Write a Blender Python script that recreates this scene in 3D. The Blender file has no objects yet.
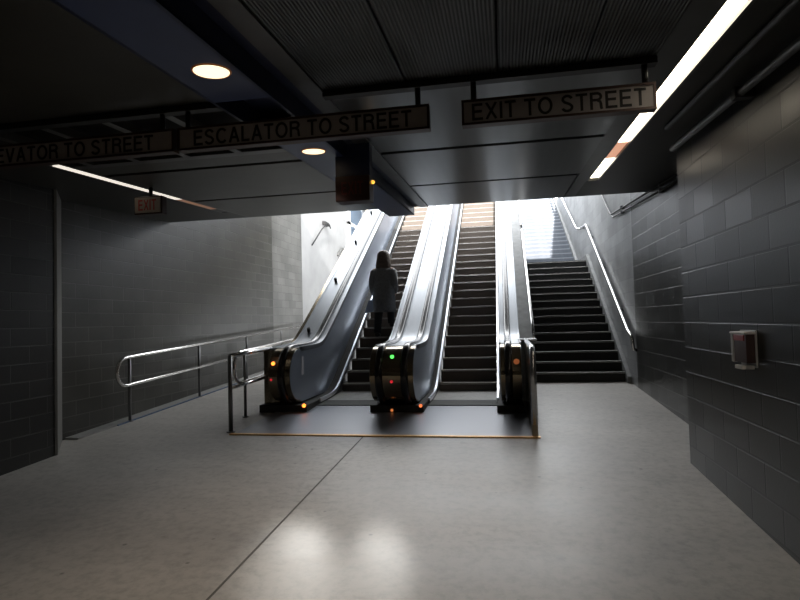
import bpy, bmesh, math, random
from mathutils import Vector, Matrix
random.seed(4)
SC = bpy.context.scene
COL = SC.collection
DLE = 40.
K = 1.12            # drafting units -> metres (applied to everything at the end)
S = 0.05            # the concourse floor and ceiling climb 1 in 20 towards the escalators
CZ = 2.68           # ceiling height above the floor
EDGE = 7.64         # where the concourse ceiling stops and the shaft begins
LW, RW = -4.87, 1.87          # shaft walls
LN, RN = -4.46, 1.476         # nearer walls of the concourse


def fz(y): return S * y
def cz(y): return CZ + S * y
def smax(a, b, k=.012): return .5 * (a + b + math.sqrt((a - b) ** 2 + k))
def smin(a, b, k=.012): return .5 * (a + b - math.sqrt((a - b) ** 2 + k))
def stepline(y): return smax(.371, .6 * y - 4.59)
def deckline(y): return smax(1.18, .6 * y - 3.66)


# ---------------------------------------------------------------- materials
def new_mat(name):
    m = bpy.data.materials.new(name); m.use_nodes = True
    nt = m.node_tree
    return m, nt, nt.nodes['Principled BSDF']


def N(nt, typ, **kw):
    n = nt.nodes.new(typ)
    for k, v in kw.items():
        setattr(n, k, v)
    return n


def mat(name, col, rough=.5, metal=0., spec=.5, noise=0., nscale=6., bump=0., bscale=60., rvar=0., emit=None, estr=0., coat=0.):
    m, nt, b = new_mat(name)
    b.inputs['Base Color'].default_value = (*col, 1)
    b.inputs['Roughness'].default_value = rough
    b.inputs['Metallic'].default_value = metal
    b.inputs['Specular IOR Level'].default_value = spec
    b.inputs['Coat Weight'].default_value = coat
    L = nt.links.new
    if noise or bump or rvar:
        tc = N(nt, 'ShaderNodeTexCoord')
        no = N(nt, 'ShaderNodeTexNoise'); no.inputs['Scale'].default_value = nscale
        no.inputs['Detail'].default_value = 6; no.inputs['Roughness'].default_value = .6
        L(tc.outputs['Object'], no.inputs['Vector'])
        if noise:
            mr = N(nt, 'ShaderNodeMapRange')
            mr.inputs['From Min'].default_value = .3; mr.inputs['From Max'].default_value = .7
            mr.inputs['To Min'].default_value = 1 - noise; mr.inputs['To Max'].default_value = 1 + noise
            L(no.outputs['Fac'], mr.inputs['Value'])
            mx = N(nt, 'ShaderNodeVectorMath', operation='SCALE')
            mx.inputs[0].default_value = col
            L(mr.outputs['Result'], mx.inputs['Scale'])
            L(mx.outputs['Vector'], b.inputs['Base Color'])
        if rvar:
            m2 = N(nt, 'ShaderNodeMapRange')
            m2.inputs['From Min'].default_value = .3; m2.inputs['From Max'].default_value = .7
            m2.inputs['To Min'].default_value = max(0, rough - rvar); m2.inputs['To Max'].default_value = rough + rvar
            L(no.outputs['Fac'], m2.inputs['Value']); L(m2.outputs['Result'], b.inputs['Roughness'])
        if bump:
            nb = N(nt, 'ShaderNodeTexNoise'); nb.inputs['Scale'].default_value = bscale; nb.inputs['Detail'].default_value = 4
            L(tc.outputs['Object'], nb.inputs['Vector'])
            bp = N(nt, 'ShaderNodeBump'); bp.inputs['Strength'].default_value = bump; bp.inputs['Distance'].default_value = .01
            L(nb.outputs['Fac'], bp.inputs['Height']); L(bp.outputs['Normal'], b.inputs['Normal'])
    if emit:
        b.inputs['Emission Color'].default_value = (*emit, 1)
        b.inputs['Emission Strength'].default_value = estr
    return m


def block_mat(name, col, row, width, z0, rough=.4, mortar=None, offs=0., depth=.5, var=.25, msize=.0055):
    """glazed concrete block masonry: level courses on a wall that runs along Y"""
    m, nt, b = new_mat(name); L = nt.links.new
    tc = N(nt, 'ShaderNodeTexCoord')
    sp = N(nt, 'ShaderNodeSeparateXYZ'); L(tc.outputs['Object'], sp.inputs[0])
    ad = N(nt, 'ShaderNodeMath', operation='ADD'); L(sp.outputs['X'], ad.inputs[0]); L(sp.outputs['Y'], ad.inputs[1])
    sub = N(nt, 'ShaderNodeMath', operation='SUBTRACT'); L(sp.outputs['Z'], sub.inputs[0]); sub.inputs[1].default_value = z0 * K
    ad2 = N(nt, 'ShaderNodeMath', operation='ADD'); L(ad.outputs[0], ad2.inputs[0]); ad2.inputs[1].default_value = 40.13 + offs
    ad3 = N(nt, 'ShaderNodeMath', operation='ADD'); L(sub.outputs[0], ad3.inputs[0]); ad3.inputs[1].default_value = row * K * 40
    cb = N(nt, 'ShaderNodeCombineXYZ'); L(ad2.outputs[0], cb.inputs['X']); L(ad3.outputs[0], cb.inputs['Y'])
    br = N(nt, 'ShaderNodeTexBrick')
    br.inputs['Scale'].default_value = 1
    br.inputs['Brick Width'].default_value = width * K
    br.inputs['Row Height'].default_value = row * K
    br.inputs['Mortar Size'].default_value = msize
    br.inputs['Mortar Smooth'].default_value = .25
    br.inputs['Bias'].default_value = 0
    br.inputs['Color1'].default_value = (*[c * (1 - var) for c in col], 1)
    br.inputs['Color2'].default_value = (*[c * (1 + var) for c in col], 1)
    mo = mortar or [c * 1.5 for c in col]
    br.inputs['Mortar'].default_value = (*mo, 1)
    L(cb.outputs[0], br.inputs['Vector'])
    no = N(nt, 'ShaderNodeTexNoise'); no.inputs['Scale'].default_value = 1.7; no.inputs['Detail'].default_value = 5
    L(tc.outputs['Object'], no.inputs['Vector'])
    mr = N(nt, 'ShaderNodeMapRange'); mr.inputs['From Min'].default_value = .3; mr.inputs['From Max'].default_value = .7
    mr.inputs['To Min'].default_value = .75; mr.inputs['To Max'].default_value = 1.25
    L(no.outputs['Fac'], mr.inputs['Value'])
    vm = N(nt, 'ShaderNodeVectorMath', operation='SCALE'); L(br.outputs['Color'], vm.inputs[0]); L(mr.outputs[0], vm.inputs['Scale'])
    L(vm.outputs[0], b.inputs['Base Color'])
    # every block has its own sheen
    sx = N(nt, 'ShaderNodeSeparateXYZ'); L(br.outputs['Color'], sx.inputs[0])
    mr2 = N(nt, 'ShaderNodeMapRange'); mr2.inputs['From Min'].default_value = col[0] * (1 - var); mr2.inputs['From Max'].default_value = col[0] * (1 + var)
    mr2.inputs['To Min'].default_value = rough + .03; mr2.inputs['To Max'].default_value = rough - .05
    L(sx.outputs['X'], mr2.inputs['Value'])
    mr3 = N(nt, 'ShaderNodeMapRange'); mr3.inputs['To Min'].default_value = -.03; mr3.inputs['To Max'].default_value = .05
    L(no.outputs['Fac'], mr3.inputs['Value'])
    sm = N(nt, 'ShaderNodeMath', operation='ADD'); L(mr2.outputs[0], sm.inputs[0]); L(mr3.outputs[0], sm.inputs[1])
    L(sm.outputs[0], b.inputs['Roughness'])
    iv = N(nt, 'ShaderNodeMath', operation='SUBTRACT'); iv.inputs[0].default_value = 1; L(br.outputs['Fac'], iv.inputs[1])
    n2 = N(nt, 'ShaderNodeTexNoise'); n2.inputs['Scale'].default_value = 45; n2.inputs['Detail'].default_value = 3
    L(tc.outputs['Object'], n2.inputs['Vector'])
    m3 = N(nt, 'ShaderNodeMath', operation='MULTIPLY_ADD'); L(n2.outputs['Fac'], m3.inputs[0]); m3.inputs[1].default_value = .12; L(iv.outputs[0], m3.inputs[2])
    bp = N(nt, 'ShaderNodeBump'); bp.inputs['Strength'].default_value = depth; bp.inputs['Distance'].default_value = .006
    L(m3.outputs[0], bp.inputs['Height']); L(bp.outputs['Normal'], b.inputs['Normal'])
    return m


def wave_mat(name, col, pitch, axis='X', rough=.35, metal=.6, depth=.6, colvar=.4):
    """fine straight ribs a given pitch apart (perforated ceiling sheet, step cleats)"""
    m, nt, b = new_mat(name); L = nt.links.new
    b.inputs['Metallic'].default_value = metal; b.inputs['Roughness'].default_value = rough
    tc = N(nt, 'ShaderNodeTexCoord')
    w = N(nt, 'ShaderNodeTexWave', wave_type='BANDS', bands_direction=axis, wave_profile='SIN')
    w.inputs['Scale'].default_value = (2 * math.pi / pitch) / 20.0
    L(tc.outputs['Object'], w.inputs['Vector'])
    mx = N(nt, 'ShaderNodeMix', data_type='RGBA')
    L(w.outputs['Fac'], mx.inputs['Factor'])
    mx.inputs[6].default_value = (*[c * (1 - colvar) for c in col], 1)
    mx.inputs[7].default_value = (*[c * (1 + colvar) for c in col], 1)
    L(mx.outputs[2], b.inputs['Base Color'])
    bp = N(nt, 'ShaderNodeBump'); bp.inputs['Strength'].default_value = depth; bp.inputs['Distance'].default_value = .004
    L(w.outputs['Fac'], bp.inputs['Height']); L(bp.outputs['Normal'], b.inputs['Normal'])
    return m


def floor_mat():
    m, nt, b = new_mat('polished_concrete'); L = nt.links.new
    tc = N(nt, 'ShaderNodeTexCoord')
    n1 = N(nt, 'ShaderNodeTexNoise'); n1.inputs['Scale'].default_value = .8; n1.inputs['Detail'].default_value = 8; n1.inputs['Roughness'].default_value = .65
    mp = N(nt, 'ShaderNodeMapping'); mp.inputs['Scale'].default_value = (.6, 1.5, 1)
    L(tc.outputs['Object'], mp.inputs['Vector']); L(mp.outputs[0], n1.inputs['Vector'])
    n2 = N(nt, 'ShaderNodeTexNoise'); n2.inputs['Scale'].default_value = 14; n2.inputs['Detail'].default_value = 8; n2.inputs['Roughness'].default_value = .7
    L(tc.outputs['Object'], n2.inputs['Vector'])
    r1 = N(nt, 'ShaderNodeValToRGB'); r1.color_ramp.elements[0].position = .3; r1.color_ramp.elements[1].position = .72
    r1.color_ramp.elements[0].color = (.33, .31, .284, 1); r1.color_ramp.elements[1].color = (.53, .505, .465, 1)
    L(n1.outputs['Fac'], r1.inputs[0])
    r2 = N(nt, 'ShaderNodeValToRGB'); r2.color_ramp.elements[0].position = .28; r2.color_ramp.elements[1].position = .55
    r2.color_ramp.elements[0].color = (.55, .55, .55, 1); r2.color_ramp.elements[1].color = (1, 1, 1, 1)
    L(n2.outputs['Fac'], r2.inputs[0])
    mu = N(nt, 'ShaderNodeMix', data_type='RGBA', blend_type='MULTIPLY'); mu.inputs['Factor'].default_value = .7
    L(r1.outputs[0], mu.inputs[6]); L(r2.outputs[0], mu.inputs[7])
    # small dark pits
    vo = N(nt, 'ShaderNodeTexVoronoi'); vo.inputs['Scale'].default_value = 2.6
    L(tc.outputs['Object'], vo.inputs['Vector'])
    lt = N(nt, 'ShaderNodeMapRange'); lt.inputs['From Min'].default_value = .03; lt.inputs['From Max'].default_value = .055
    lt.inputs['To Min'].default_value = .45; lt.inputs['To Max'].default_value = 1
    L(vo.outputs['Distance'], lt.inputs['Value'])
    vs = N(nt, 'ShaderNodeVectorMath', operation='SCALE'); L(mu.outputs[2], vs.inputs[0]); L(lt.outputs[0], vs.inputs['Scale'])
    L(vs.outputs[0], b.inputs['Base Color'])
    mr = N(nt, 'ShaderNodeMapRange'); mr.inputs['To Min'].default_value = .3; mr.inputs['To Max'].default_value = .52
    L(n1.outputs['Fac'], mr.inputs['Value']); L(mr.outputs[0], b.inputs['Roughness'])
    bp = N(nt, 'ShaderNodeBump'); bp.inputs['Strength'].default_value = .12; bp.inputs['Distance'].default_value = .006
    L(n2.outputs['Fac'], bp.inputs['Height']); L(bp.outputs['Normal'], b.inputs['Normal'])
    return m


def brushed_mat(name, col, rough, aniso_scale=(2, 2, 90), metal=1.):
    m, nt, b = new_mat(name); L = nt.links.new
    b.inputs['Metallic'].default_value = metal
    b.inputs['Base Color'].default_value = (*col, 1)
    tc = N(nt, 'ShaderNodeTexCoord'); mp = N(nt, 'ShaderNodeMapping'); mp.inputs['Scale'].default_value = aniso_scale
    no = N(nt, 'ShaderNodeTexNoise'); no.inputs['Scale'].default_value = 2; no.inputs['Detail'].default_value = 4
    L(tc.outputs['Object'], mp.inputs['Vector']); L(mp.outputs[0], no.inputs['Vector'])
    mr = N(nt, 'ShaderNodeMapRange'); mr.inputs['To Min'].default_value = rough - .07; mr.inputs['To Max'].default_value = rough + .09
    L(no.outputs['Fac'], mr.inputs['Value']); L(mr.outputs[0], b.inputs['Roughness'])
    return m


M = {}
M['floor'] = floor_mat()
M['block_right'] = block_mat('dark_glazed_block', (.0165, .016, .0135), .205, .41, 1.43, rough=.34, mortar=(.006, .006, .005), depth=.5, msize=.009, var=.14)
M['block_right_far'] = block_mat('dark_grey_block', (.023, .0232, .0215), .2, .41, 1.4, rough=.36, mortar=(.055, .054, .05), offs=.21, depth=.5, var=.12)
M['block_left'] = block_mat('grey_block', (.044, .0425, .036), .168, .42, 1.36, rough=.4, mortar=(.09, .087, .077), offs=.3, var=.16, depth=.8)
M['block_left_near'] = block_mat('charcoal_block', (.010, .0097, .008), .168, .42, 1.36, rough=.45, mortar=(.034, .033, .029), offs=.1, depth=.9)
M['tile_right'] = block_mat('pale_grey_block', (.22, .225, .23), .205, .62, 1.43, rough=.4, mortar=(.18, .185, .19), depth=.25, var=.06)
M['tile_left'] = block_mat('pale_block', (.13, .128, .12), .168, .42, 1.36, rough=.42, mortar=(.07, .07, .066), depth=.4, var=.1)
M['sunpatch_wall'] = mat('sunpatch_shaft_wall', (.32, .32, .32), .5, noise=.12, nscale=1.2)  # shaft wall paled; the sun patch is put into its colour
M['pale_trim'] = mat('pale_painted_steel', (.14, .135, .122), .5, noise=.12, nscale=4)
M['concrete_dark'] = mat('dark_roof_concrete', (.12, .12, .115), .75, noise=.2, nscale=5, bump=.3)  # plain dark concrete of the roof edge
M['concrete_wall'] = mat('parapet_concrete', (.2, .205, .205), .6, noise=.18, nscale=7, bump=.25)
M['kerb'] = mat('kerb_concrete', (.3, .295, .28), .65, noise=.15, nscale=9, bump=.2)
M['kerb_blue'] = mat('blue_kerb_reflection', (.09, .14, .23), .45, noise=.25, nscale=30)  # blue reflection along the kerb, put into the edge colour
M['ceil'] = wave_mat('smooth_ceiling_sheet', (.10, .104, .104), .10, 'X', .3, .75, .06, .04)
M['ceil_left'] = mat('grey_ceiling_panel', (.055, .054, .047), .42, .3, noise=.15, nscale=2.)
M['ceil_frame'] = mat('grey_ceiling_frame', (.11, .112, .11), .4, .6, noise=.1)
M['ceil_void'] = mat('black_ceiling_void', (.006, .006, .006), .9)
M['ribbed'] = wave_mat('ribbed_metal_sheet', (.075, .075, .068), .019, 'X', .34, .7, .9, .45)
M['soffit'] = mat('dark_soffit', (.035, .035, .032), .5, .1, noise=.1)
M['black'] = mat('black_painted_steel', (.008, .008, .008), .5)
M['blue'] = mat('blue_beam_paint', (.035, .058, .165), .4, noise=.1, nscale=3)
M['navy'] = mat('shaded_blue_and_navy', (.012, .018, .055), .45, noise=.1, nscale=3)  # beam blue with the side faces' shade put in; also the navy mount
M['steel'] = brushed_mat('brushed_stainless', (.62, .63, .64), .24)
M['deck'] = brushed_mat('polished_stainless_deck', (.26, .275, .295), .36, (25, 1, 1))
M['panel'] = brushed_mat('balustrade_stainless', (.40, .45, .53), .32, (3, 3, 40), .75)
M['newel'] = brushed_mat('newel_bronze_steel', (.36, .30, .21), .17, (30, 3, 3), .85)
M['skirt'] = mat('dark_skirt_steel', (.028, .027, .024), .75, .0, noise=.1)
M['skirt_trim'] = brushed_mat('skirt_edge_aluminium', (.75, .77, .8), .3)
M['rubber'] = mat('black_handrail_rubber', (.012, .012, .013), .22, spec=.6)
M['step'] = wave_mat('grooved_step_metal', (.15, .122, .10), .016, 'X', .45, .3, .8, .35)
M['nosing'] = mat('step_edge_metal', (.75, .72, .66), .4, .2, noise=.1, nscale=20)
M['plate'] = wave_mat('landing_plate_metal', (.30, .31, .34), .02, 'Y', .38, .45, .12, .05)
M['comb'] = wave_mat('comb_plate_metal', (.045, .048, .04), .055, 'Y', .7, .0, .5, .3)
M['brass'] = mat('brass_strip', (.72, .42, .14), .4, .4, noise=.15, nscale=20)
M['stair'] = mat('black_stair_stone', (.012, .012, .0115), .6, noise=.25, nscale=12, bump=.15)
M['stair_up'] = mat('skylit_stair_stone', (.12, .135, .16), .55, noise=.15, nscale=12, bump=.15)  # lit copy of the stair stone; bluish daylight put into the colour
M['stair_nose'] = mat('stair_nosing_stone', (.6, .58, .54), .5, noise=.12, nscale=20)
M['stair_nose_up'] = mat('skylit_nosing_stone', (.26, .28, .31), .5, noise=.12, nscale=20)  # nosing of the upper flight, daylight tint in the colour
M['tube'] = brushed_mat('stainless_tube', (.74, .73, .72), .2)
M['post'] = mat('dull_rail_post', (.2, .2, .2), .38, .85)
M['conduit'] = mat('grey_conduit', (.12, .12, .115), .38, .7, noise=.15, nscale=9)
M['conduit_dark'] = mat('dark_conduit', (.03, .03, .029), .45, .4)
M['sign_face'] = mat('sign_face_tan', (.34, .31, .30), .5, noise=.06)
M['sign_frame'] = mat('sign_frame_dark', (.05, .024, .018), .4, .3)
M['ink'] = mat('black_lettering', (.008, .007, .007), .6)
M['red_ink'] = mat('red_lettering', (.34, .03, .022), .5)
M['cream'] = mat('cream_sign_face', (.3, .25, .2), .5)
M['maroon'] = mat('maroon_sign_face', (.03, .009, .008), .4)
M['tube_light'] = mat('fluorescent_tube', (.9, .9, .88), .5, emit=(1, .88, .7), estr=6)
M['tube_dim'] = mat('dim_tube_end', (.8, .5, .4), .5, emit=(1, .5, .32), estr=.55)
M['tube_left'] = mat('fluorescent_lens', (.9, .9, .88), .5, emit=(1, .92, .8), estr=.75)
M['tube_left_dim'] = mat('dim_lens_end', (.5, .3, .2), .5, emit=(1, .5, .3), estr=.12)
M['down'] = mat('downlight_lens', (1, .9, .7), .5, emit=(1, .76, .46), estr=1.5)
M['down_rim'] = mat('downlight_rim', (.7, .22, .05), .4, .2)
M['led_red'] = mat('red_indicator', (.6, .02, .02), .4, emit=(1, .03, .05), estr=.45)
M['led_orange'] = mat('orange_indicator', (.8, .2, .05), .4, emit=(1, .22, .03), estr=3)
M['led_green'] = mat('green_indicator', (.1, .7, .1), .4, emit=(.1, 1, .12), estr=1.6)
M['led_yellow'] = mat('yellow_indicator', (.8, .5, .1), .4, emit=(1, .5, .06), estr=1.4)
M['amber_panel'] = mat('amber_lens', (.4, .12, .04), .35, emit=(1, .3, .1), estr=.15)
M['glass'] = mat('pale_window_glass', (.16, .22, .3), .08, spec=.8)
M['white'] = mat('white_window_frame', (.75, .77, .78), .45)
M['grey_plastic'] = mat('grey_plastic', (.45, .45, .45), .4)
M['white_plastic'] = mat('white_plastic', (.68, .66, .65), .35)
M['red_plastic'] = mat('dark_red_plastic', (.30, .018, .016), .3)
M['smoke_plastic'] = mat('smoky_plastic', (.07, .045, .045), .28)
M['coat'] = mat('veiled_wool_coat', (.3, .3, .3), .85, noise=.2, nscale=20, bump=.3, bscale=120)  # dark coat greyed; the bright veil over the figure is in the colour
M['trouser'] = mat('black_trousers', (.03, .03, .033), .8)
M['hair'] = mat('veiled_brown_hair', (.2, .155, .12), .55, noise=.3, nscale=25, bump=.4, bscale=50)  # hair lightened too, the veil put into its brown
M['skin'] = mat('skin', (.45, .28, .2), .5)
M['shoe'] = mat('black_shoe', (.02, .018, .018), .5)
M['bag'] = mat('pale_blue_bag', (.62, .72, .9), .5)


# ---------------------------------------------------------------- mesh builder (drafting units, absolute positions)
class MB:
    def __init__(s): s.v = []; s.f = []; s.sm = []

    def add(s, vs, fs, smooth=False):
        o = len(s.v); s.v += [Vector(v) for v in vs]
        for f in fs: s.f.append([i + o for i in f]); s.sm.append(smooth)
        return s

    def box(s, x0, x1, y0, y1, z0, z1, bev=0.):
        if bev:
            bm = bmesh.new(); bmesh.ops.create_cube(bm, size=1)
            for v in bm.verts:
                v.co = Vector(((x0 + x1) / 2 + v.co.x * (x1 - x0), (y0 + y1) / 2 + v.co.y * (y1 - y0), (z0 + z1) / 2 + v.co.z * (z1 - z0)))
            bmesh.ops.bevel(bm, geom=bm.edges[:], offset=bev, segments=2, affect='EDGES', profile=.5)
            bm.verts.index_update()
            s.add([v.co.copy() for v in bm.verts], [[v.index for v in f.verts] for f in bm.faces]); bm.free(); return s
        return s.hexa([(x0, y0, z0), (x1, y0, z0), (x1, y1, z0), (x0, y1, z0), (x0, y0, z1), (x1, y0, z1), (x1, y1, z1), (x0, y1, z1)])

    def hexa(s, p):
        return s.add(p, [(0, 3, 2, 1), (4, 5, 6, 7), (0, 1, 5, 4), (1, 2, 6, 5), (2, 3, 7, 6), (3, 0, 4, 7)])

    def slab(s, x0, x1, y0, y1, za, th):
        """a box whose top follows the function za(y) (sloping with the floor or ceiling), th thick downwards"""
        return s.hexa([(x0, y0, za(y0) - th), (x1, y0, za(y0) - th), (x1, y1, za(y1) - th), (x0, y1, za(y1) - th),
                       (x0, y0, za(y0)), (x1, y0, za(y0)), (x1, y1, za(y1)), (x0, y1, za(y1))])

    def prism(s, prof, x0, x1, smooth=False):
        """extrude a (y, z) outline from x0 to x1"""
        n = len(prof)
        vs = [(x0, y, z) for y, z in prof] + [(x1, y, z) for y, z in prof]
        s.add(vs, [(i, (i + 1) % n, n + (i + 1) % n, n + i) for i in range(n)], smooth)
        o = len(s.v) - 2 * n
        s.f.append([o + i for i in range(n)][::-1]); s.sm.append(False)
        s.f.append([o + n + i for i in range(n)]); s.sm.append(False)
        return s

    def prismz(s, prof, z0, z1):
        n = len(prof); vs = [(x, y, z0) for x, y in prof] + [(x, y, z1) for x, y in prof]
        o = len(s.v); s.add(vs, [(i, (i + 1) % n, n + (i + 1) % n, n + i) for i in range(n)])
        s.f.append([o + i for i in range(n)][::-1]); s.sm.append(False)
        s.f.append([o + n + i for i in range(n)]); s.sm.append(False)
        return s

    def column_strip(s, cols, x0, x1, smooth=True):
        """cols: list of (y, zlow, zup): body between two curves, x0..x1 wide"""
        n = len(cols); o = len(s.v)
        vs = []
        for y, a, b in cols: vs += [(x0, y, a), (x0, y, b), (x1, y, a), (x1, y, b)]
        fs = []
        for i in range(n - 1):
            a, b = 4 * i, 4 * i + 4
            fs += [(a, b, b + 1, a + 1), (a + 2, a + 3, b + 3, b + 2), (a + 1, b + 1, b + 3, a + 3), (a, a + 2, b + 2, b)]
        fs += [(0, 1, 3, 2), (4 * n - 4, 4 * n - 2, 4 * n - 1, 4 * n - 3)]
        s.add(vs, fs, False); return s

    def tube(s, pts, r, n=10, caps=True, sx=None):
        pts = [Vector(p) for p in pts]; o = len(s.v); m = len(pts)
        up = Vector((0, 0, 1)); prev = None; vs = []
        for i, p in enumerate(pts):
            t = ((pts[i + 1] - p) if i < m - 1 else Vector()) .normalized() + ((p - pts[i - 1]) if i else Vector()).normalized()
            t.normalize()
            if prev is None:
                a = t.cross(up if abs(t.z) < .95 else Vector((1, 0, 0))).normalized()
            else:
                a = (prev - t * prev.dot(t)).normalized()
            prev = a; b = t.cross(a)
            rr = r[i] if isinstance(r, (list, tuple)) else r
            for k in range(n):
                q = 2 * math.pi * k / n
                vs.append(p + a * rr * math.cos(q) + b * (sx or 1) * rr * math.sin(q))
        fs = [(i * n + k, i * n + (k + 1) % n, (i + 1) * n + (k + 1) % n, (i + 1) * n + k) for i in range(m - 1) for k in range(n)]
        s.add(vs, fs, True)
        if caps:
            s.f.append([o + k for k in range(n)][::-1]); s.sm.append(False)
            s.f.append([o + (m - 1) * n + k for k in range(n)]); s.sm.append(False)
        return s

    def disc(s, c, r, axis, th, n=28):
        c = Vector(c); axis = Vector(axis).normalized()
        return s.tube([c, c + axis * th], r, n)

    def ball(s, c, rx, ry, rz, seg=16, rings=10):
        c = Vector(c); vs = [c + Vector((0, 0, rz))]; fs = []
        for i in range(1, rings):
            a = math.pi * i / rings
            for k in range(seg):
                q = 2 * math.pi * k / seg
                vs.append(c + Vector((rx * math.sin(a) * math.cos(q), ry * math.sin(a) * math.sin(q), rz * math.cos(a))))
        vs.append(c - Vector((0, 0, rz))); L = len(vs) - 1
        for k in range(seg): fs.append((0, 1 + k, 1 + (k + 1) % seg))
        for i in range(rings - 2):
            for k in range(seg):
                a = 1 + i * seg
                fs.append((a + k, a + seg + k, a + seg + (k + 1) % seg, a + (k + 1) % seg))
        a = 1 + (rings - 2) * seg
        for k in range(seg): fs.append((L, a + (k + 1) % seg, a + k))
        return s.add(vs, fs, True)

    def build(s, name, m, parent=None, origin=None):
        me = bpy.data.meshes.new(name)
        if parent is not None:
            o0 = world_loc(parent)
        elif origin is not None:
            o0 = Vector(origin)
        else:
            o0 = Vector((0, 0, 0))
        me.from_pydata([v - o0 for v in s.v], [], s.f)
        me.polygons.foreach_set('use_smooth', s.sm)
        bm = bmesh.new(); bm.from_mesh(me); bmesh.ops.recalc_face_normals(bm, faces=bm.faces[:]); bm.to_mesh(me); bm.free()
        me.materials.append(m); me.update()
        o = bpy.data.objects.new(name, me); COL.objects.link(o)
        if parent is not None: o.parent = parent
        else: o.location = o0
        return o

    def base(s):
        xs = [v.x for v in s.v]; ys = [v.y for v in s.v]; zs = [v.z for v in s.v]
        return Vector(((min(xs) + max(xs)) / 2, (min(ys) + max(ys)) / 2, min(zs)))


def world_loc(o):
    l = Vector(o.location)
    while o.parent: o = o.parent; l += Vector(o.location)
    return l


def tag(o, label, cat, group=None):
    o['label'] = label; o['category'] = cat
    if group: o['group'] = group
    return o


def thing(name, loc, label, cat, group=None):
    o = bpy.data.objects.new(name, None); COL.objects.link(o); o.location = loc; o.empty_display_size = .1
    return tag(o, label, cat, group)


def struct(mb, name, m, label=None, cat=None):
    o = mb.build(name, m); o['kind'] = 'structure'
    if label: o['label'] = label
    if cat: o['category'] = cat
    return o


def copy_part(o, dloc, parent):
    c = o.copy(); COL.objects.link(c); c.parent = parent; c.location = Vector(o.location) + Vector(dloc)
    for ch in list(o.children):
        d = ch.copy(); COL.objects.link(d); d.parent = c
    return c


def arc(cx, cy, rx, ry, a0, a1, n=14):
    return [(cx + rx * math.cos(math.radians(a0 + (a1 - a0) * i / n)), cy + ry * math.sin(math.radians(a0 + (a1 - a0) * i / n))) for i in range(n + 1)]


SW = .15; h_ = SW / 2
GLYPH = {   # width, centre lines of the strokes on a cap height of 1 (plain grotesque capitals)
    'E': (.62, [[(h_, 0), (h_, 1)], [(h_, 1 - h_), (.6, 1 - h_)], [(h_, .52), (.56, .52)], [(h_, h_), (.62, h_)]]),
    'L': (.54, [[(h_, 0), (h_, 1)], [(h_, h_), (.54, h_)]]),
    'V': (.70, [[(.07, 1), (.35, .0)], [(.35, .0), (.63, 1)]]),
    'A': (.72, [[(.07, 0), (.36, 1)], [(.36, 1), (.65, 0)], [(.18, .33), (.54, .33)]]),
    'T': (.62, [[(.31, 0), (.31, 1)], [(0, 1 - h_), (.62, 1 - h_)]]),
    'X': (.68, [[(.07, 0), (.61, 1)], [(.07, 1), (.61, 0)]]),
    'I': (.16, [[(.08, 0), (.08, 1)]]),
    'O': (.80, [arc(.4, .5, .4 - h_, .5 - h_ + .01, 0, 360, 32)]),
    'C': (.74, [arc(.4, .5, .4 - h_, .5 - h_ + .01, 42, 318, 26)]),
    'S': (.66, [arc(.33, .735, .235, .20, 10, 200, 16)[:-1] + [(.12, .66), (.2, .575), (.46, .45), (.55, .36)] + arc(.33, .265, .25, .20, 20, -170, 16)]),
    'R': (.68, [[(h_, 0), (h_, 1)], [(h_, 1 - h_), (.38, 1 - h_)] + arc(.38, .735, .2, .19, 90, -90, 12) + [(h_, .545)], [(.40, .52), (.54, .44), (.57, .3), (.585, .1), (.62, 0)]]),
    ' ': (.2, []),
}


def text_part(txt, height, width, pos, m, parent, name='lettering', depth=.006, rot=None):
    """raised plain capitals facing -Y, left end and baseline at pos, squeezed to the given width"""
    pen = 0; words = [[]]
    for ch in txt:
        w_, strokes = GLYPH[ch]
        if ch == ' ': words.append([])
        for st in strokes: words[-1].append([(x + pen, y) for x, y in st])
        pen += w_ + .13
    pen -= .13
    for rib in words:
        text_word(rib, pen, height, width, pos, m, parent, name, depth)


def text_word(rib, pen, height, width, pos, m, parent, name, depth):
    s = MB()
    for st in rib:
        n = len(st); L_, R_ = [], []
        closed = n > 3 and abs(st[0][0] - st[-1][0]) < 1e-6 and abs(st[0][1] - st[-1][1]) < 1e-6
        for i, (x, y) in enumerate(st):
            a = st[i - 1] if i else (st[-2] if closed else st[0]); b = st[i + 1] if i < n - 1 else (st[1] if closed else st[-1])
            dx_, dy_ = b[0] - a[0], b[1] - a[1]; q = math.hypot(dx_, dy_) or 1
            L_.append((x - dy_ / q * h_, y + dx_ / q * h_)); R_.append((x + dy_ / q * h_, y - dx_ / q * h_))
        vs = []
        for (a, b), (c, d) in zip(L_, R_):
            b = min(max(b, -.01), 1.01); d = min(max(d, -.01), 1.01)
            for u, v in ((a, b), (c, d)):
                X_ = pos[0] + u / pen * width; Z_ = pos[2] + v * height
                vs += [(X_, pos[1], Z_), (X_, pos[1] - depth, Z_)]
        fs = []
        for i in range(n - 1):
            k = 4 * i
            fs += [(k + 1, k + 3, k + 7, k + 5), (k, k + 4, k + 6, k + 2), (k, k + 1, k + 5, k + 4), (k + 2, k + 6, k + 7, k + 3)]
        fs += [(0, 2, 3, 1), (4 * n - 4, 4 * n - 3, 4 * n - 1, 4 * n - 2)]
        s.add(vs, fs)
    return s.build(name, m, parent)


# ================================================================ THE SETTING
BACK = -3.2
mb = MB()
mb.slab(-5.4, 2.3, BACK, 9.28, fz, .15)
mb.slab(-5.4, -2.5, 9.28, 25.5, fz, .15)
struct(mb, 'floor', M['floor'])
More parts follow.
